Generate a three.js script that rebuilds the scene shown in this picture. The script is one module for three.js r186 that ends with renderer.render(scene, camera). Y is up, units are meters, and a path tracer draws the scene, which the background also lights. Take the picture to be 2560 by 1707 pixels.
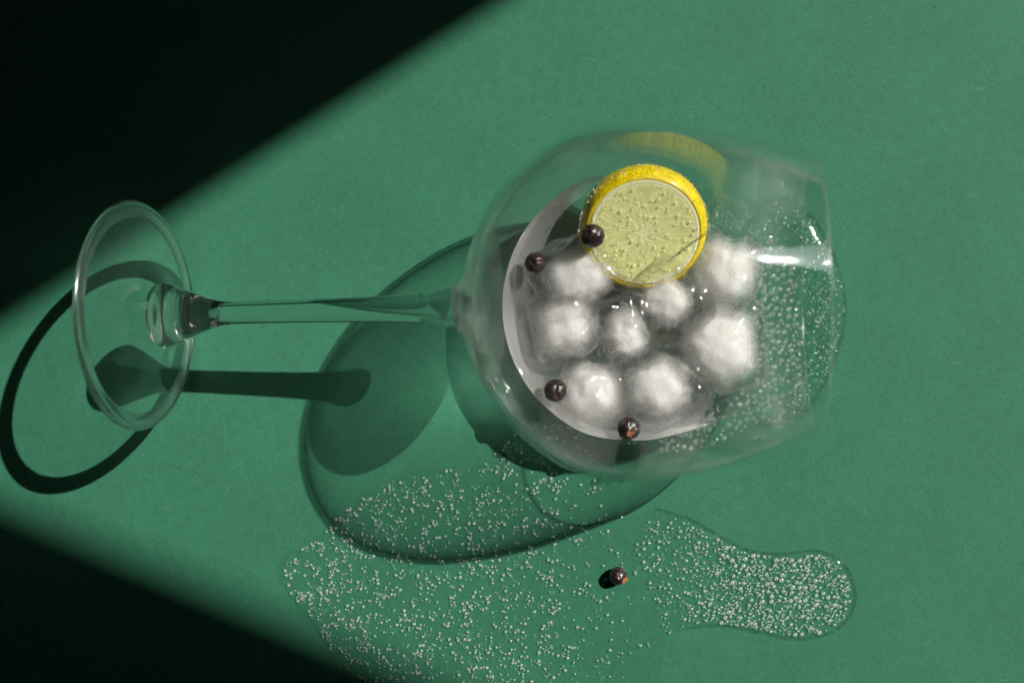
import * as THREE from 'three';
import { mergeVertices } from 'three/addons/utils/BufferGeometryUtils.js';
import { createNoise3D, createNoise2D } from 'simplex-noise';

// World in centimetres here: X right, Y towards the top of the sheet, Z up; converted to metres, y up.
const cm = (X, Y, Z) => new THREE.Vector3(X * 0.01, Z * 0.01, -Y * 0.01);
const lin = (r, g, b) => new THREE.Color().setRGB(r, g, b);
let seed = 7;
function rnd() { seed = (seed + 0x6d2b79f5) | 0; let t = Math.imul(seed ^ (seed >>> 15), 1 | seed); t = (t + Math.imul(t ^ (t >>> 7), 61 | t)) ^ t; return ((t ^ (t >>> 14)) >>> 0) / 4294967296; }
const gauss = () => Math.sqrt(-2 * Math.log(rnd() + 1e-9)) * Math.cos(2 * Math.PI * rnd());
const n3 = createNoise3D(rnd), n2 = createNoise2D(rnd);

// ---------- camera, sky, sun, exposure ----------
const scene = new THREE.Scene();
const camera = new THREE.PerspectiveCamera(2 * Math.atan(853.5 / 2670) * 180 / Math.PI, 1.5, 0.02, 400);
camera.position.copy(cm(0.626, -1.396, 36.1));
camera.up.set(0, 0, -1);
camera.lookAt(camera.position.clone().add(cm(Math.sin(-0.082), Math.sin(0.0117), -1)));
camera.focus = 0.343; camera.userData.fStop = 6.5;
const SUN = [0.886, 0.548, 1];
{                                       // hazy bright sky: pale gradient and the glow of the air round the sun
  const w = 512, h = 256, d = new Float32Array(w * h * 4), to = cm(...SUN).normalize();
  for (let y = 0; y < h; y++) for (let x = 0; x < w; x++) {
    const up = ((y + 0.5) / h - 0.5) * Math.PI, ro = ((x + 0.5) / w - 0.5) * 2 * Math.PI, dy = Math.sin(up);
    const away = Math.acos(Math.max(-1, Math.min(1, Math.cos(ro) * Math.cos(up) * to.x + dy * to.y + Math.sin(ro) * Math.cos(up) * to.z))) * 180 / Math.PI;
    const glow = 1.5 * Math.exp(-away / 9) + 0.75 * Math.exp(-away / 26), air = 0.14 + 0.1 * Math.exp(-Math.max(0, dy) * 4), o = (y * w + x) * 4;
    d.set(dy > 0 ? [air * 0.92 + glow, air + glow * 0.985, air * 1.12 + glow * 0.96, 1] : [0.08, 0.08, 0.075, 1], o);
  }
  const t = new THREE.DataTexture(d, w, h, THREE.RGBAFormat, THREE.FloatType);
  t.mapping = THREE.EquirectangularReflectionMapping; t.magFilter = THREE.LinearFilter; t.needsUpdate = true;
  scene.background = t; scene.environment = t;
}
const sun = new THREE.DirectionalLight(lin(1, 0.95, 0.88), 5);
sun.name = 'sun'; sun.position.copy(cm(...SUN).multiplyScalar(150)); sun.castShadow = true;
sun.shadow.mapSize.set(4096, 4096); sun.shadow.radius = 0.95;
Object.assign(sun.shadow.camera, { left: -0.4, right: 0.4, top: 0.4, bottom: -0.4, near: 0.05, far: 8 });
scene.add(sun, sun.target);
const renderer = new THREE.WebGLRenderer({ antialias: true });
renderer.toneMapping = THREE.LinearToneMapping; renderer.toneMappingExposure = 1.38;
renderer.shadowMap.enabled = true;

// ---------- helpers ----------
const phys = (o) => new THREE.MeshPhysicalMaterial(o);
const taken = {};
const numbered = (n) => { taken[n] = (taken[n] ?? -1) + 1; return taken[n] ? n + '_' + String(taken[n]).padStart(3, '0') : n; };
function mesh(name, geometry, material, parent) { const m = new THREE.Mesh(geometry, material); m.name = name; m.castShadow = m.receiveShadow = true; parent?.add(m); return m; }
function tag(o, label, category, group) { o.name = numbered(o.name); Object.assign(o.userData, { label, category }); if (group) o.userData.group = group; scene.add(o); return o; }
function structure(name, geometry, material) { const m = mesh(name, geometry, material, scene); m.userData.kind = 'structure'; return m; }
function group(name) { const g = new THREE.Group(); g.name = name; return g; }
const smooth = (g) => { const q = mergeVertices(g.deleteAttribute('normal').deleteAttribute('uv'), 1e-7); q.computeVertexNormals(); return q; };
function grid(nu, nv, f) {            // a sheet of nu x nv quads, f(u, v) -> Vector3
  const p = [], idx = [], uv = [];
  for (let i = 0; i <= nu; i++) for (let j = 0; j <= nv; j++) { const q = f(i / nu, j / nv); p.push(q.x, q.y, q.z); uv.push(i / nu, j / nv); }
  for (let i = 0; i < nu; i++) for (let j = 0; j < nv; j++) { const a = i * (nv + 1) + j, b = a + nv + 1; idx.push(a, b, a + 1, b, b + 1, a + 1); }
  const g = new THREE.BufferGeometry();
  g.setAttribute('position', new THREE.Float32BufferAttribute(p, 3)); g.setAttribute('uv', new THREE.Float32BufferAttribute(uv, 2)); g.setIndex(idx); g.computeVertexNormals();
  return g;
}
function texture(w, h, f, color) {
  const d = new Uint8Array(w * h * 4);
  for (let y = 0; y < h; y++) for (let x = 0; x < w; x++) { const c = f(x, y), o = (y * w + x) * 4; for (let k = 0; k < 3; k++) d[o + k] = Math.max(0, Math.min(255, Array.isArray(c) ? c[k] : c)); d[o + 3] = 255; }
  const t = new THREE.DataTexture(d, w, h); t.magFilter = THREE.LinearFilter; t.wrapS = t.wrapT = THREE.RepeatWrapping; t.needsUpdate = true;
  if (color) t.colorSpace = THREE.SRGBColorSpace;
  return t;
}

// ---------- the room's window side, which shapes the patch of sunlight ----------
const W = [0.9315, -0.364], N = [0.364, 0.9315], ROOM = -Math.atan2(0.364, 0.9315);
const plaster = phys({ color: lin(0.06, 0.058, 0.056), roughness: 0.95 });
function slab(name, w0, w1, n0, n1, z0, z1, material) {
  const m = structure(name, new THREE.BoxGeometry((w1 - w0) * 0.01, (z1 - z0) * 0.01, (n1 - n0) * 0.01), material);
  const w = (w0 + w1) / 2, n = (n0 + n1) / 2;
  m.position.copy(cm(w * W[0] + n * N[0], w * W[1] + n * N[1], (z0 + z1) / 2)); m.rotation.y = ROOM; return m;
}
const NI = 81.7, NO = 93.7, J0 = 48.5, J1 = 125, HEAD = 128.7, SILL = 30;
slab('wall_window_side', -180, J0, NI, NO, -75, 190, plaster);
slab('wall_window_end', J1, 280, NI, NO, -75, 190, plaster);
slab('wall_window_head', J0, J1, NI, NO, HEAD, 190, plaster);
slab('wall_window_sill', J0, J1, NI, NO, -75, SILL, plaster);
slab('wall_back', -180, 280, -212, -200, -75, 190, plaster);
slab('wall_side', -192, -180, -212, NO, -75, 190, plaster);
slab('wall_end', 280, 292, -212, NO, -75, 190, plaster);
slab('ceiling', -192, 292, -212, NO, 190, 202, plaster);
slab('floor', -192, 292, -212, NO, -87, -75, phys({ color: lin(0.07, 0.05, 0.035), roughness: 0.7 }));
const table = structure('table_top', new THREE.BoxGeometry(1.3, 0.03, 0.9), phys({ color: lin(0.12, 0.07, 0.04), roughness: 0.6 }));
table.position.copy(cm(-2, -1, -1.55));

// ---------- green paper ----------
const PW = 1536, PH = 1024;
const fleck = new Float32Array(PW * PH);
for (let k = 0; k < 520; k++) {        // short pale fibres pressed into the sheet
  let x = rnd() * PW, y = rnd() * PH, a = rnd() * 6.28; const len = 3 + rnd() * 9, s = 0.1 + rnd() * rnd() * 0.5;
  for (let i = 0; i < len; i++) { fleck[(y | 0) * PW + (x | 0)] = s; x = (x + Math.cos(a) + PW) % PW; y = (y + Math.sin(a) + PH) % PH; a += (rnd() - 0.5) * 0.6; }
}
for (let k = 0; k < 70; k++) { const x = 2 + rnd() * (PW - 4) | 0, y = 2 + rnd() * (PH - 4) | 0, s = -(0.3 + 0.6 * rnd()); fleck[y * PW + x] = s; if (rnd() < 0.5) fleck[y * PW + x + 1] = s * 0.7; if (rnd() < 0.3) fleck[(y + 1) * PW + x] = s * 0.7; }
const grain = texture(PW, PH, (x, y) => {
  const m = 1 + 0.045 * gauss() + 0.035 * n2((x + y) * 0.16, (x - y) * 0.34) + 0.022 * n2(x * 0.05, y * 0.05) + 0.022 * n2(x * 0.008, y * 0.008), f = fleck[y * PW + x];
  return [41 * m + 50 * f, 98 * m + 40 * f, 75 * m + 15 * f];
}, true);
const tooth = texture(1024, 1024, () => 128 + 46 * gauss());
tooth.repeat.set(1.5, 1);
const paper = structure('green_paper', new THREE.BoxGeometry(0.52, 0.0003, 0.35), phys({ map: grain, roughness: 0.78, specularIntensity: 0.6, bumpMap: tooth, bumpScale: 0.00004 }));
paper.position.copy(cm(-2, -1, -0.015));

// ---------- glass materials ----------
const wallGlass = phys({ color: 0xffffff, roughness: 0.03, transmission: 1, thickness: 0, ior: 1.55 });
const baseGlass = phys({ color: 0xffffff, roughness: 0.06, transmission: 1, thickness: 0.004, ior: 1.5, transparent: true, opacity: 0.4 });
const edgeGlass = phys({ color: 0xffffff, clearcoat: 1, clearcoatRoughness: 0.2, roughness: 0.13, transmission: 1, thickness: 0.004, ior: 1.5 });
const lipGlass = phys({ color: 0xffffff, roughness: 0.2, transmission: 1, thickness: 0.001, ior: 1.5, transparent: true, opacity: 0.45 });
const jointGlass = phys({ color: 0xffffff, roughness: 0.05, transmission: 1, thickness: 0.004, ior: 1.5, transparent: true, opacity: 0.88, clearcoat: 1, clearcoatRoughness: 0.12 });
const flareGlass = phys({ color: 0xffffff, roughness: 0.04, transmission: 1, thickness: 0.004, ior: 1.5, transparent: true, opacity: 0.6 });
const solidGlass = phys({ color: 0xffffff, roughness: 0.04, transmission: 1, thickness: 0.004, ior: 1.5 });

// ---------- balloon glass lying on its side ----------
const TILT = 5.3536 * Math.PI / 180, YAW = 0.0193, CX = 1.374, CY = 0.096, CZ = 5.12;
const axis = cm(Math.cos(TILT) * Math.cos(YAW), Math.cos(TILT) * Math.sin(YAW), Math.sin(TILT)).normalize();
const rise = new THREE.Vector3(0, 1, 0).addScaledVector(axis, -axis.y).normalize(), across = new THREE.Vector3().crossVectors(rise, axis);
const frame = new THREE.Matrix4().makeBasis(rise, axis, across).setPosition(cm(CX, CY, CZ)), unframe = frame.clone().invert();
const glass = group('balloon_wine_glass');
glass.applyMatrix4(frame);
const profile = [[-4.78, 0.75], [-4.6, 1.35], [-4.25, 2.1], [-3.6, 3.18], [-2.7, 4.06], [-1.5, 4.75], [0, 5], [1.2, 4.93], [2.85, 4.6], [4.3, 4.1], [5.3, 3.72]];
const curve = new THREE.SplineCurve(profile.map(([s, r]) => new THREE.Vector2(r * 1.024, s)));
const outer = curve.getPoints(160);
function rOut(s) { let i = 0; while (i < outer.length - 2 && outer[i + 1].y < s) i++; const a = outer[i], b = outer[i + 1]; return a.x + (b.x - a.x) * (s - a.y) / (b.y - a.y); }
const WALL = 0.11;
const rIn = (s) => rOut(Math.max(s - 0.06, -4.78)) - WALL;
const shell = [];
for (let i = 0; i <= 120; i++) { const s = -4.5 + 9.78 * i / 120; shell.push(new THREE.Vector2(rOut(s), s)); }
shell.push(new THREE.Vector2(rOut(5.28) - 0.03, 5.315), new THREE.Vector2(rOut(5.28) - 0.08, 5.315));
for (let i = 120; i >= 0; i--) { const s = -4.3 + 9.58 * i / 120; shell.push(new THREE.Vector2(Math.max(rIn(s), 0), s)); }
shell.push(new THREE.Vector2(0.9, -4.36), new THREE.Vector2(0, -4.38));
const lathe = (pts, seg) => new THREE.LatheGeometry(pts.map((p) => new THREE.Vector2(p.x * 0.01, p.y * 0.01)), seg);
mesh('bowl', lathe(shell, 160), wallGlass, glass);
const rim = mesh('rim', new THREE.TorusGeometry((rOut(5.28) - 0.055) * 0.01, 0.00032, 14, 160), lipGlass, glass);
rim.rotation.x = Math.PI / 2; rim.position.y = 0.0531;
const stemLine = new THREE.SplineCurve([[0.05, -14.72], [0.35, -14.74], [0.65, -14.7], [0.9, -14.55], [1.02, -14.38], [0.97, -14.2], [0.85, -13.85], [0.7, -13.45], [0.54, -13.02], [0.4, -12.55], [0.345, -12], [0.34, -11], [0.355, -9.5], [0.38, -8], [0.415, -6.8], [0.46, -6], [0.53, -5.45], [0.58, -5.2], [0.56, -5.02], [0.45, -4.94], [0.2, -4.9], [0, -4.9]].map(([r, s]) => new THREE.Vector2(r, s)));
const stemPts = stemLine.getPoints(220); stemPts.unshift(new THREE.Vector2(0, -14.72));
for (const p of stemPts) p.x = Math.max(p.x, 0);
const cut = stemPts.findIndex((p) => p.y > -13 && p.x > 0.3);
const neck = stemPts.findIndex((p) => p.y > -6.1);
mesh('stem', lathe(stemPts.slice(cut, neck + 1), 96), solidGlass, glass);
mesh('stem_top', lathe(stemPts.slice(neck), 96), flareGlass, glass);
mesh('stem_flare', lathe(stemPts.slice(0, cut + 1), 96), jointGlass, glass);
const basePts = [[0, -4.88], [0.3, -4.9], [0.56, -5.0], [0.66, -5.02], [0.76, -4.93]].map(([r, q]) => new THREE.Vector2(r, q));
for (let i = 0; i <= 24; i++) { const q = -4.74 + 0.75 * i / 24; basePts.push(new THREE.Vector2(rOut(q) - 0.015, q)); }
for (let i = 24; i >= 0; i--) { const q = -4.26 + 0.27 * i / 24; basePts.push(new THREE.Vector2(rIn(q) + 0.015, q)); }
basePts.push(new THREE.Vector2(0.9, -4.4), new THREE.Vector2(0, -4.42));
mesh('bowl_base', lathe(basePts, 96), baseGlass, glass);
const plate = [];
for (let i = 0; i <= 30; i++) { const r = 0.95 + 2.51 * i / 30; plate.push(new THREE.Vector2(r, -15.05 - 0.2 * Math.pow((r - 0.95) / 2.51, 2))); }
for (let i = 30; i >= 0; i--) { const r = 0.98 + 2.48 * i / 30; plate.push(new THREE.Vector2(r, -15.1 + 0.8 * Math.pow(Math.max(0, 1 - (r - 0.98) / 2.48), 2.6))); }
mesh('foot', lathe(plate, 128), wallGlass, glass);
const footRim = [];
for (let i = 0; i <= 28; i++) { const a = -Math.PI + 2 * Math.PI * i / 28, c = Math.cos(a), q = Math.sin(a); footRim.push(new THREE.Vector2(3.42 + (c > 0 ? 0.18 * c : 0.36 * c), -15.19 + 0.11 * q * (c > 0 ? 1 : 0.3 + 0.7 * (1 + c)))); }
mesh('foot_rim', lathe(footRim, 160), edgeGlass, glass);
tag(glass, 'clear balloon wine glass lying on its side on green paper', 'wine glass');

// ---------- ice ----------
const LEVEL = 2.36;
// X, Y, Z, half sizes a b c, turn, tilts, roundness, seed, core share
const ICE = [
  [-0.03, 1.05, 2.10, 1.13, 1.07, 0.96, 0.5, 0.25, 0.1, 4.5, 1, 0.81, 'cloudy ice chunk with a clear edge tucked under the lemon slice and two berries'], 
  [-0.45, -0.52, 2.05, 0.96, 0.99, 0.90, 0.2, -0.2, 0.15, 4, 2, 0.86, 'rounded cloudy ice cube against the curved base of the glass bowl'], 
  [1.45, -0.75, 1.95, 0.81, 1.07, 0.90, 0.25, 0.1, -0.3, 4, 3, 0.72, 'narrow cloudy ice piece in the middle, ringed by other cubes'], 
  [2.72, 0.25, 2.10, 1.07, 1.11, 0.90, 0.75, 0.3, 0.2, 3.4, 4, 0.65, 'ice cube with a wedge of frost touching the lower edge of the lemon'], 
  [4.55, 1.16, 2.00, 0.97, 1.04, 0.90, -0.25, 0.1, 0.25, 3.2, 5, 0.93, 'solid white ice cube on the lemon side, nearest the rim of the glass'], 
  [4.45, -1.08, 2.05, 1.15, 1.24, 0.96, 0.1, -0.15, -0.1, 3.6, 6, 0.91, 'large ice cube with a bright white heart beside the foam at the rim'], 
  [0.36, -2.64, 2.05, 0.99, 0.97, 0.90, -0.3, 0.2, 0.1, 3.2, 7, 0.93, 'smooth rounded ice cube between the two berries floating opposite the lemon'], 
  [2.47, -2.46, 2.05, 1.30, 1.19, 0.96, 0.35, -0.1, 0.2, 3.3, 8, 0.72, 'wide ice cube with a ragged frosty core and a clear skirt'], 
];
const clearIce = phys({ color: 0xffffff, roughness: 0.035, transmission: 1, thickness: 0.01, ior: 1.31, transparent: true, opacity: 0.42, clearcoat: 1, clearcoatRoughness: 0.14 });
const frost = phys({ color: lin(0.985, 0.985, 0.98), roughness: 1, transmission: 0.5, thickness: 0, specularIntensity: 0 });
const cloud = [0.72, 0.82, 0.89, 0.94].map((t) => phys({ color: lin(0.985, 0.985, 0.98), roughness: 0.15, specularIntensity: 0, transmission: t, thickness: 0 }));
const crackIce = phys({ color: lin(0.97, 0.98, 0.98), roughness: 0.12, transmission: 0.86, thickness: 0, ior: 1.7 });
const flakeShape = new THREE.TetrahedronGeometry(0.00009, 0);
const iceAt = [];
for (const [X, Y, Z, a, b, c, turn, tx, ty, p0, sd, core, label] of ICE) {
  const ice = group('ice_cube'), p = 1.6 + 0.5 * p0;
  ice.position.copy(cm(X, Y, Z)); ice.rotation.set(tx, turn, ty);
  const reach = (d) => Math.pow(Math.pow(Math.abs(d.x), p) + Math.pow(Math.abs(d.y), p) + Math.pow(Math.abs(d.z), p), -1 / p) * (1 + 0.15 * n3(d.x * 0.9 + sd * 7, d.y * 0.9, d.z * 0.9) + 0.03 * n3(d.x * 2.2 + sd, d.y * 2.2, d.z * 2.2 + 9));
  const shape = (g, k, wob, form = reach) => { const q = g.attributes.position, v = new THREE.Vector3(); for (let i = 0; i < q.count; i++) { v.fromBufferAttribute(q, i).normalize(); const w = k * form(v) * (1 + wob * (n3(v.x * 2.2 + sd * 3, v.y * 2.2 + 5, v.z * 2.2) + 0.5 * n3(v.x * 6, v.y * 6 + sd, v.z * 6))); q.setXYZ(i, v.x * w * a * 0.0114, v.y * w * c * 0.0105, v.z * w * b * 0.0114); } return smooth(g); };
  mesh('clear_ice', shape(new THREE.IcosahedronGeometry(1, 24), 1.0, 0), clearIce, ice);
  const soft = (d) => Math.pow(Math.pow(Math.abs(d.x), 2.5) + Math.pow(Math.abs(d.y), 2.5) + Math.pow(Math.abs(d.z), 2.5), -1 / 2.5) * (1 + 0.14 * n3(d.x * 0.8 + sd * 7, d.y * 0.8, d.z * 0.8));
  mesh('frosted_core', shape(new THREE.IcosahedronGeometry(1, 18), core * 0.6, 0, soft), frost, ice);
  for (let k = 0; k < 4; k++) mesh('cloudy_layer', shape(new THREE.IcosahedronGeometry(1, 18), core * (0.67 + 0.085 * k), 0.012 + 0.022 * k, soft), cloud[k], ice);
  for (let k = 0; k < 4; k++) {          // flat fractures through the clear ice
    const crack = new THREE.CircleGeometry(0.0045 + 0.003 * rnd(), 22), cp = crack.attributes.position, far = 0.45 + 0.25 * rnd(), dir = new THREE.Vector3(gauss(), 0.5 + 0.6 * rnd(), gauss()).normalize();
    for (let i = 1; i < cp.count; i++) { const f = 0.75 + 0.35 * n2(Math.cos(i * 0.286) * 1.3 + sd * 3 + k, Math.sin(i * 0.286) * 1.3); cp.setXYZ(i, cp.getX(i) * f, cp.getY(i) * f * 0.7, 0.0006 * n2(i * 0.3, k + sd)); }
    crack.computeVertexNormals();
    const m = mesh('fracture', crack, crackIce, ice); m.position.set(dir.x * far * a * 0.01, dir.y * far * c * 0.008, dir.z * far * b * 0.01); m.rotation.set(rnd() * 3, rnd() * 3, rnd() * 3);
  }
  const count = 6000, flakes = new THREE.InstancedMesh(flakeShape, frost, count), m4 = new THREE.Matrix4(), q = new THREE.Quaternion(), v = new THREE.Vector3();
  for (let k = 0; k < count; k++) {
    v.set(gauss(), gauss(), gauss()).normalize();
    const w = Math.min(0.93, core * 0.66 + Math.abs(gauss()) * 0.2 * (1 + 0.7 * n3(v.x * 2 + sd, v.y * 2, v.z * 2))) * soft(v), s = 0.4 + rnd() * rnd() * 1.2;
    q.setFromEuler(new THREE.Euler(rnd() * 6, rnd() * 6, rnd() * 6));
    flakes.setMatrixAt(k, m4.compose(new THREE.Vector3(v.x * w * a * 0.011, v.y * w * c * 0.0105, v.z * w * b * 0.011), q, new THREE.Vector3(s, s, s)));
  }
  flakes.name = 'frost_flakes'; flakes.userData.kind = 'stuff'; flakes.castShadow = flakes.receiveShadow = true; ice.add(flakes);
  tag(ice, label, 'ice cube', 'ice cubes in the spilled drink');
  iceAt.push([X, Y, Math.max(a, b)]);
}

// ---------- the drink in the lying bowl ----------
const clearWater = phys({ color: 0xffffff, roughness: 0, transmission: 1, thickness: 0.01, ior: 1.333, transparent: true, opacity: 0.6 });
const gleamWater = phys({ color: lin(0.92, 0.94, 0.95), roughness: 0, transmission: 0.89, thickness: 0.01, ior: 1.333 });  // partly opaque pale colour, painted in for the bright reflection along the waterline
const drinkFilm = phys({ color: 0xffffff, roughness: 0.04, transmission: 1, thickness: 0, ior: 1.45 });
const drink = group('sparkling_drink');
drink.applyMatrix4(frame);
{
  const sT = Math.sin(TILT), cT = Math.cos(TILT), S1 = 5.22, edge = 0.09, r = (s) => rIn(s) - 0.02;
  const surf = (s, lift = 0) => (LEVEL + lift - CZ - s * sT) / cT;
  let S0 = -4.2; while (r(S0) < -surf(S0, edge)) S0 += 0.005;
  const st = (u) => S0 + (S1 - S0) * (1 - Math.cos(Math.PI * u)) / 2;
  const half = (s) => Math.acos(Math.min(1, -surf(s, edge) / r(s)));
  const at = (lat, v, s) => new THREE.Vector3(v * 0.01, s * 0.01, lat * 0.01);
  const w = new THREE.Vector3();
  const top = grid(150, 110, (u, q) => {
    const s = st(u), f = half(s), lat = r(s) * Math.sin(f) * Math.sin((q - 0.5) * Math.PI), near = r(s) * Math.sin(f) - Math.abs(lat);
    let v = surf(s) + edge * Math.max(Math.exp(-near / 0.12), Math.exp(-(s - S0) / 0.12));
    w.copy(at(lat, v, s)).applyMatrix4(frame);
    const X = w.x * 100, Y = -w.z * 100;
    for (const [ix, iy, ir] of iceAt) { const d = (Math.hypot(X - ix, Y - iy) - ir) / 0.22; v += 0.05 * Math.exp(-d * d); }
    v += 0.006 * n2(X * 1.4, Y * 1.4) * Math.min(1, near / 0.4);
    const low = -Math.sqrt(Math.max(0, r(s) * r(s) - lat * lat)), b = (s - (S1 - 0.45)) / 0.45;
    if (b > 0) v = low + (v - low) * Math.sqrt(Math.max(0, 1 - b * b));
    if (u === 0 || near < 1e-6) v = Math.max(low, v * 0 + low);
    return at(lat, Math.max(v, low), s);
  });
  const bottom = grid(150, 70, (u, q) => { const s = st(u), lat = r(s) * Math.sin(half(s)) * Math.sin((q - 0.5) * Math.PI); return at(lat, -Math.sqrt(Math.max(0, r(s) * r(s) - lat * lat)), s); });
  bottom.setIndex([...bottom.index.array].reverse()); bottom.computeVertexNormals();
  mesh('drink_surface', top, drinkFilm, drink);
  const q = bottom.attributes.position, gleam = [], clear = [];
  for (let i = 0; i < bottom.index.count; i += 3) { const t = [0, 1, 2].map((k) => bottom.index.getX(i + k)), s = q.getY(t[0]) * 100, l = q.getZ(t[0]) * 100; (s + 0.25 * Math.abs(l) < 3.35 + 0.5 * n2(l * 0.9, 5) + 0.3 * n2(l * 4, s * 4) ? gleam : clear).push(...t); }
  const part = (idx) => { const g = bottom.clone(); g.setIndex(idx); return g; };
  mesh('painted_reflection', part(gleam), gleamWater, drink);  // the drink is clear here too; its whiteness is a reflection put into the colour
  mesh('clear_drink', part(clear), clearWater, drink);
}

// ---------- bubbles ----------
const inside = (P, x, y) => { let c = false; for (let i = 0, j = P.length - 1; i < P.length; j = i++) if ((P[i][1] > y) !== (P[j][1] > y) && x < (P[j][0] - P[i][0]) * (y - P[i][1]) / (P[j][1] - P[i][1]) + P[i][0]) c = !c; return c; };
const bubbleWater = phys({ color: lin(0.93, 0.95, 0.95), roughness: 0.2, transmission: 0.87, thickness: 0, ior: 1.6 });
const ringWater = phys({ color: lin(0.95, 0.97, 0.97), roughness: 0.08, transmission: 0.955, thickness: 0, ior: 2 });
const bubbleShape = new THREE.IcosahedronGeometry(0.01, 3), placed = new Map();
const cell = (x, y) => Math.floor(x / 0.15) + ',' + Math.floor(y / 0.15);
function free(x, y, r) {
  for (let i = -1; i <= 1; i++) for (let j = -1; j <= 1; j++) for (const [a, b, q] of placed.get(cell(x + i * 0.15, y + j * 0.15)) ?? []) if (Math.hypot(a - x, b - y) < (q + r) * 0.92) return false;
  const k = cell(x, y); if (!placed.has(k)) placed.set(k, []); placed.get(k).push([x, y, r]); return true;
}
function scatter(P, tries, size, density) {
  const xs = P.map((p) => p[0]), ys = P.map((p) => p[1]), x0 = Math.min(...xs), x1 = Math.max(...xs), y0 = Math.min(...ys), y1 = Math.max(...ys), out = [];
  for (let k = 0; k < tries; k++) { const x = x0 + (x1 - x0) * rnd(), y = y0 + (y1 - y0) * rnd(); if (!inside(P, x, y) || rnd() > density(x, y)) continue; const r = size(x, y); if (free(x, y, r)) out.push([x, y, r]); }
  return out;
}
function bubbles(name, list, height, material, label, category, parent) {
  const m = new THREE.InstancedMesh(bubbleShape, material, list.length), m4 = new THREE.Matrix4();
  list.forEach(([x, y, r], k) => m.setMatrixAt(k, m4.compose(cm(x, y, height(x, y, r)), new THREE.Quaternion(), new THREE.Vector3(r, r * 0.7, r))));
  m.name = name; m.userData.kind = 'stuff'; m.castShadow = m.receiveShadow = true;
  if (parent) { m.applyMatrix4(unframe); parent.add(m); } else { m.userData.label = label; m.userData.category = category; scene.add(m); }
  return m;
}
// on the drink itself: the large ones singly
const onIce = (x, y) => iceAt.some(([a, b, q]) => Math.hypot(a - x, b - y) < q * 0.95);
const big = scatter([[4.4, 1.68], [5.02, 2.3], [6.25, 2.17], [6.74, 0.92], [6.85, -0.58], [6.79, -2.33], [5.99, -3.2], [5.01, -3.83], [3.89, -4.34], [2.52, -4.48], [2.52, -4.1], [3.89, -3.59], [5.38, -2.33], [5.38, 0.17]], 3600, () => 0.05 + 0.065 * rnd(), (x, y) => onIce(x, y) ? 0 : 0.6 + 0.5 * n2(x * 0.9, y * 0.9 + 3)).slice(0, 260);
for (const [x, y, r] of big) {
  const m = mesh('bubble', bubbleShape, ringWater, drink);
  m.position.copy(cm(x, y, LEVEL + r * 0.35).applyMatrix4(unframe)); m.scale.setScalar(r);
}
const smallA = scatter([[3.0, 4.2], [3.92, 3.9], [5.17, 3.3], [5.91, 2.75], [6.6, 1.6], [6.8, 0], [6.7, -2.2], [5.6, -3.4], [3.9, -4.1], [1.8, -4.3], [-0.2, -3.6], [0.5, -3.5], [2.4, -3.9], [5.3, -2.4], [5.6, 0], [5.4, 1.9], [4.2, 2.2], [3.7, 2.9]], 5000, () => 0.015 + 0.025 * rnd(), (x, y) => onIce(x, y) ? 0 : 0.5 + 0.7 * n2(x * 1.3 + 20, y * 1.3));
bubbles('small_bubbles', smallA, (x, y, r) => LEVEL + r * 0.3, ringWater, '', '', drink);
tag(drink, 'clear sparkling drink pooled in the lying glass around the ice', 'drink');

// ---------- spilled puddles ----------
const film = phys({ color: lin(0.975, 0.985, 0.98), roughness: 0.06, transmission: 1, thickness: 0, ior: 1.33 });
function sdPoly(P, x, y) {
  let d = Infinity;
  for (let i = 0, j = P.length - 1; i < P.length; j = i++) { const ex = P[j][0] - P[i][0], ey = P[j][1] - P[i][1], wx = x - P[i][0], wy = y - P[i][1], t = Math.max(0, Math.min(1, (wx * ex + wy * ey) / (ex * ex + ey * ey + 1e-12))); d = Math.min(d, Math.hypot(wx - ex * t, wy - ey * t)); }
  return inside(P, x, y) ? -d : d;
}
const round = (P) => new THREE.CatmullRomCurve3(P.map(([x, y]) => new THREE.Vector3(x, y, 0)), true).getPoints(P.length * 8).map((v) => [v.x, v.y]);
function puddle(name, P, deep, material, label, edge) {
  const R = round(P), xs = R.map((p) => p[0]), ys = R.map((p) => p[1]), x0 = Math.min(...xs) - 0.15, x1 = Math.max(...xs) + 0.15, y0 = Math.min(...ys) - 0.15, y1 = Math.max(...ys) + 0.15, step = 0.05;
  const nx = Math.ceil((x1 - x0) / step), ny = Math.ceil((y1 - y0) / step);
  const g = grid(nx, ny, (u, v) => { const x = x0 + (x1 - x0) * u, y = y0 + (y1 - y0) * v, d = -sdPoly(R, x, y) + 0.02 * n2(x * 2, y * 2); return cm(x, y, d > 0 ? deep * (1 - Math.exp(-d / (deep * 0.9))) : d * 0.8); });
  const q = g.attributes.position, keep = [];
  for (let i = 0; i < g.index.count; i += 3) { const t = [0, 1, 2].map((k) => g.index.getX(i + k)); if (t.some((k) => q.getY(k) > 0)) keep.push(...t); }
  g.setIndex(keep);
  const t = group(name);
  mesh('film', g, material, t);
  const line = (edge ?? R).map(([x, y]) => cm(x, y, 0.012));
  mesh('meniscus', new THREE.TubeGeometry(new THREE.CatmullRomCurve3(line, !edge), line.length * 3, 0.00042, 10, !edge), clearWater, t);
  return tag(t, label, 'puddle');
}
const PA = [[3.98, 2.96], [5.04, 3.48], [5.7, 3.48], [6.35, 3.74], [6.88, 3.73], [7.53, 3.32], [8.24, 2.25], [8.63, 1.06], [8.75, 0], [8.49, -1.32], [8.04, -2.38], [7.38, -3.45], [6.73, -4.11], [5.29, -4.66], [3.97, -4.53], [2.5, -3], [2.5, 1]];
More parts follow.
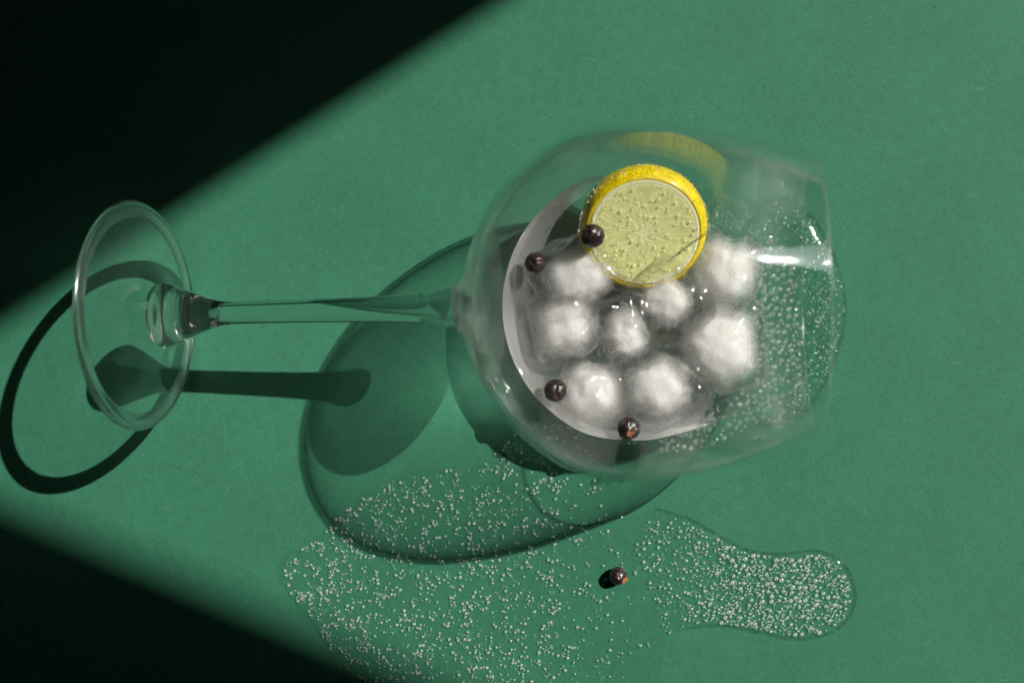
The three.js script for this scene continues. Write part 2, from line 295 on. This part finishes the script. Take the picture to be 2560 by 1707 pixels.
const PB = [[1.45, -6.83], [2.51, -6.55], [3.71, -6.94], [4.63, -7.46], [5.55, -7.91], [6.59, -8.02], [7.89, -7.91], [8.67, -8.32], [9.05, -9.23], [8.79, -10.16], [8.02, -10.7], [6.98, -10.83], [5.93, -10.64], [4.62, -10.45], [3.57, -10.54], [2.9, -10.9], [2.6, -12.6], [2, -14.5], [-5, -14.5], [-8, -13.6], [-8.51, -11.76], [-9.21, -10.68], [-9.91, -9.87], [-10.48, -8.92], [-10.06, -8.23], [-8.94, -7.6], [-8.4, -6.9], [-6.86, -5.8], [-5.2, -5.3], [-3.42, -5.2], [-2.5, -4.2], [-1.5, -3.4], [0.2, -3.9], [1.1, -5.2]];
puddle('spilled_puddle', PA, 0.28, film, 'clear puddle of spilled drink spreading from under the rim of the glass', PA.slice(1, 15));
puddle('spilled_puddle', PB, 0.1, film, 'wide bubbly puddle of spilled drink on the paper around the loose berry', PB.slice(1, 15));
const film0 = (x, y, r) => 0.07 + r * 0.2;
const edgeA = scatter([[6.2, 3.6], [6.88, 3.6], [7.53, 3.2], [8.15, 2.25], [8.53, 1.06], [8.65, 0], [8.39, -1.32], [7.94, -2.38], [7.28, -3.4], [6.2, -4.1], [5.6, -4.3], [6.4, -3.3], [7.2, -1.8], [7.3, 0], [7.0, 1.8], [6.2, 3]], 2600, () => 0.02 + 0.03 * rnd(), (x, y) => 0.55 + 0.6 * n2(x + 40, y));
bubbles('puddle_bubbles', edgeA, (x, y, r) => 0.28 + r * 0.2, ringWater, 'tiny clear bubbles crowding the puddle edge beyond the rim', 'bubbles');
const lobe = scatter(PB.slice(0, 16), 14000, (x) => (0.02 + 0.055 * Math.pow(rnd(), 2.2)) * (x > 4.5 ? 1.15 : 0.8), (x, y) => { const d = sdPoly(PB, x, y) ; return d > -0.12 ? 0 : (0.42 + 0.35 * n2(x * 1.5, y * 1.5) + 0.3 * n2(x * 4, y * 4)) * Math.pow(Math.max(0, Math.min(1, (x - 1.3 + 0.5 * n2(x, y)) / 4)), 1.3); });
const spread = scatter([...PB.slice(16), [1.1, -5.2], [2.2, -6.4], [2.6, -8.5], [2.4, -11], [2.2, -14]], 42000, () => 0.015 + 0.042 * Math.pow(rnd(), 1.8), (x, y) => { const d = -sdPoly(PB, x, y); if (d < 0.1) return 0; return Math.max(0, 0.1 + 0.3 * n2(x * 0.75 + 9, y * 0.75) + 0.6 * n2(x * 2.6, y * 2.6) + 0.3 * n2(x * 6, y * 6)) * (d < 1.5 && x < -6.5 ? 1.8 : 1) * (x > -2 ? Math.max(0.08, 1 - (x + 2) / 3.6) : 1); });
bubbles('foam_bubbles', [...lobe, ...spread], film0, bubbleWater, 'scattered pale fizz bubbles dotting the wide puddle on the paper', 'bubbles');

// ---------- lemon slice ----------
const lemon = group('lemon_slice');
lemon.position.copy(cm(2.0, 2.5, 2.55));
lemon.rotation.set(0.44, 0.2, -0.02);
{
  const RL = 2.0, TH = 0.42;
  const zest = texture(512, 128, (x, y) => { const m = 0.86 + 0.2 * n2(x * 0.09, y * 0.18) + 0.1 * n2(x * 0.02, y * 0.04); return [255 * m, 226 * m, 16 * m]; }, true);
  const pores = texture(512, 128, (x, y) => 150 + 90 * n2(x * 0.14, y * 0.28)); zest.repeat.set(2, 1); pores.repeat.set(2, 1);
  const rindPts = [[1.9, -0.42], [1.97, -0.38], [2.0, -0.28], [2.0, -0.1], [1.96, 0.1], [1.88, 0.28], [1.82, 0.38], [1.77, 0.42], [1.72, 0.425]];
  const rindLine = new THREE.SplineCurve(rindPts.map(([r, y]) => new THREE.Vector2(r * 0.01, y * 0.01))).getPoints(28);
  mesh('rind', new THREE.LatheGeometry(rindLine, 96), phys({ map: zest, bumpMap: pores, bumpScale: 0.0002, roughness: 0.35, clearcoat: 0.5, clearcoatRoughness: 0.2 }), lemon);
  const pithPts = [[0, -TH], [1.89, -TH], [1.86, 0], [1.74, TH - 0.01], [1.62, TH - 0.012], [1.58, TH - 0.03], [0, TH - 0.03]].map(([r, y]) => new THREE.Vector2(r * 0.01, y * 0.01));
  mesh('pith', new THREE.LatheGeometry(pithPts, 96), phys({ color: lin(0.8, 0.8, 0.46), roughness: 0.7, transmission: 0.25, thickness: 0 }), lemon);
  const vesicle = texture(512, 512, (x, y) => { const dx = x - 256, dy = y - 256, a = Math.atan2(dy, dx), r = Math.hypot(dx, dy), m = 0.96 + 0.05 * n3(Math.cos(a) * 9, Math.sin(a) * 9, r * 0.02) + 0.04 * n3(Math.cos(a) * 22, Math.sin(a) * 22, r * 0.05); return [250 * m, 252 * m, 186 * m]; }, true);
  const vesicleBump = texture(512, 512, (x, y) => { const dx = x - 256, dy = y - 256, a = Math.atan2(dy, dx), r = Math.hypot(dx, dy); return 128 + 90 * n3(Math.cos(a) * 12, Math.sin(a) * 12, r * 0.03); });
  const flesh = phys({ map: vesicle, bumpMap: vesicleBump, bumpScale: 0.00002, roughness: 0.25, transmission: 0.45, thickness: 0, clearcoat: 0.6, clearcoatRoughness: 0.15 });
  const NSEG = 9, cuts = [...Array(9)].map((_, k) => 2 * Math.PI * k / 9 + 0.09 * gauss()); cuts.push(cuts[0] + 2 * Math.PI);
  for (let k = 0; k < NSEG; k++) {
    const a0 = cuts[k], gap = 0.012, a1 = cuts[k + 1], sh = new THREE.Shape(), c = (r, a) => [r * Math.cos(a) * 0.01, r * Math.sin(a) * 0.01], mid = (a0 + a1) / 2;
    sh.moveTo(...c(0.12, mid)); sh.lineTo(...c(1.36, a0 + gap));
    sh.quadraticCurveTo(...c(1.54, a0 + gap), ...c(1.55, a0 + gap + 0.1));
    for (let i = 1; i < 6; i++) sh.lineTo(...c(1.55, a0 + gap + 0.1 + (a1 - a0 - 2 * gap - 0.2) * i / 6));
    sh.lineTo(...c(1.55, a1 - gap - 0.1)); sh.quadraticCurveTo(...c(1.54, a1 - gap), ...c(1.36, a1 - gap)); sh.closePath();
    const g = new THREE.ExtrudeGeometry(sh, { depth: 0.0012, bevelEnabled: true, bevelThickness: 0.0004, bevelSize: 0.0004, bevelSegments: 3, curveSegments: 6 });
    g.rotateX(-Math.PI / 2);
    const p = g.attributes.position, uv = g.attributes.uv; for (let i = 0; i < p.count; i++) uv.setXY(i, p.getX(i) / 0.036 + 0.5, p.getZ(i) / 0.036 + 0.5);
    mesh('segment', g, flesh, lemon).position.y = (TH - 0.185) * 0.01;
  }
  const clingWater = phys({ color: lin(0.97, 0.98, 0.9), roughness: 0.15, transmission: 0.8, thickness: 0, ior: 1.3 });
  // fizz clinging to the face and the rind
  const list = [];
  for (let k = 0; k < 230; k++) { const a = rnd() * 6.283, r = Math.sqrt(rnd()) * 1.7; list.push([r * Math.cos(a), TH + 0.03, r * Math.sin(a), 0.014 + 0.024 * rnd()]); }
  for (let k = 0; k < 260; k++) { const a = rnd() * 6.283; list.push([2.02 * Math.cos(a), (rnd() - 0.35) * 0.8, 2.02 * Math.sin(a), 0.012 + 0.03 * rnd() * rnd()]); }
  const m = new THREE.InstancedMesh(bubbleShape, clingWater, list.length), m4 = new THREE.Matrix4();
  list.forEach(([x, y, z, r], k) => m.setMatrixAt(k, m4.makeScale(r, r, r).setPosition(x * 0.01, y * 0.01, z * 0.01)));
  m.name = 'clinging_bubbles'; m.userData.kind = 'stuff'; lemon.add(m);
}
tag(lemon, 'lemon slice with yellow rind leaning in the drink, dotted with fizz', 'lemon slice');

// ---------- juniper berries ----------
const skin = phys({ vertexColors: true, roughness: 0.38, clearcoat: 0.35, clearcoatRoughness: 0.25 });
const tipSkin = phys({ color: lin(0.34, 0.12, 0.035), roughness: 0.9 });
function berry(X, Y, Z, r, turn, sd, tipped, label) {
  const b = group('juniper_berry');
  b.position.copy(cm(X, Y, Z)); b.rotation.set(...turn);
  const g = smooth(new THREE.IcosahedronGeometry(1, 20)), p = g.attributes.position, v = new THREE.Vector3(), col = [];
  for (let i = 0; i < p.count; i++) {
    v.fromBufferAttribute(p, i).normalize();
    const a = Math.atan2(v.z, v.x), top = Math.max(0, v.y), groove = Math.pow(Math.abs(Math.cos(1.5 * a + sd)), 14) * Math.pow(top, 2);
    const w = r * (1 + 0.05 * n3(v.x * 1.4 + sd * 5, v.y * 1.4, v.z * 1.4) + 0.022 * n3(v.x * 5 + sd, v.y * 5, v.z * 5) - 0.03 * Math.pow(1 - Math.abs(n3(v.x * 2.4, v.y * 2.4 + sd, v.z * 2.4)), 6) - 0.09 * groove - 0.06 * Math.pow(top, 30)) * 0.01;
    p.setXYZ(i, v.x * w, v.y * w, v.z * w);
    const k = Math.max(0, n3(v.x * 1.6 + sd * 9, v.y * 1.6, v.z * 1.6 + 4)), f = 0.75 + 0.5 * n3(v.x * 9, v.y * 9 + sd, v.z * 9);
    col.push((0.02 + 0.09 * k * k) * f, (0.012 + 0.024 * k * k) * f, (0.015 + 0.006 * k) * f);
  }
  g.setAttribute('color', new THREE.Float32BufferAttribute(col, 3)); g.computeVertexNormals();
  mesh('skin', g, skin, b);
  if (tipped) {
    const st = new THREE.Shape(); for (let i = 0; i < 10; i++) { const q = (i % 2 ? 0.07 : 0.14) * (1 + 0.25 * gauss()) * 0.01, a = i * 0.6283; st[i ? 'lineTo' : 'moveTo'](q * Math.cos(a), q * Math.sin(a)); }
    st.closePath();
    const t = mesh('tip', new THREE.ExtrudeGeometry(st, { depth: 0.0001, bevelEnabled: true, bevelSize: 0.0001, bevelThickness: 0.0001, bevelSegments: 2 }), tipSkin, b);
    t.rotation.x = -Math.PI / 2; t.position.y = r * 0.0092;
  }
  return tag(b, label, 'berry', 'juniper berries');
}
berry(0.42, 2.22, 3.35, 0.37, [0.4, 0.3, 0.2], 1, false, 'dark juniper berry resting on the edge of the lemon slice');
berry(-1.36, 1.46, 2.75, 0.34, [-0.3, 0.9, 0.5], 2, false, 'greyish dark juniper berry between an ice chunk and the bowl wall');
berry(-0.74, -2.54, 2.7, 0.36, [0.15, 1.4, 0.1], 3, false, 'reddish brown juniper berry afloat by the bowl base, pit upward');
berry(1.54, -3.71, 2.6, 0.36, [0.45, 0.2, 0], 4, true, 'purple juniper berry with orange star tip afloat at the drink edge');
berry(1.24, -8.79, 0.29, 0.3, [1.2, 0.5, -1.0], 5, true, 'juniper berry lying on the green paper in the puddle');

renderer.render(scene, camera);
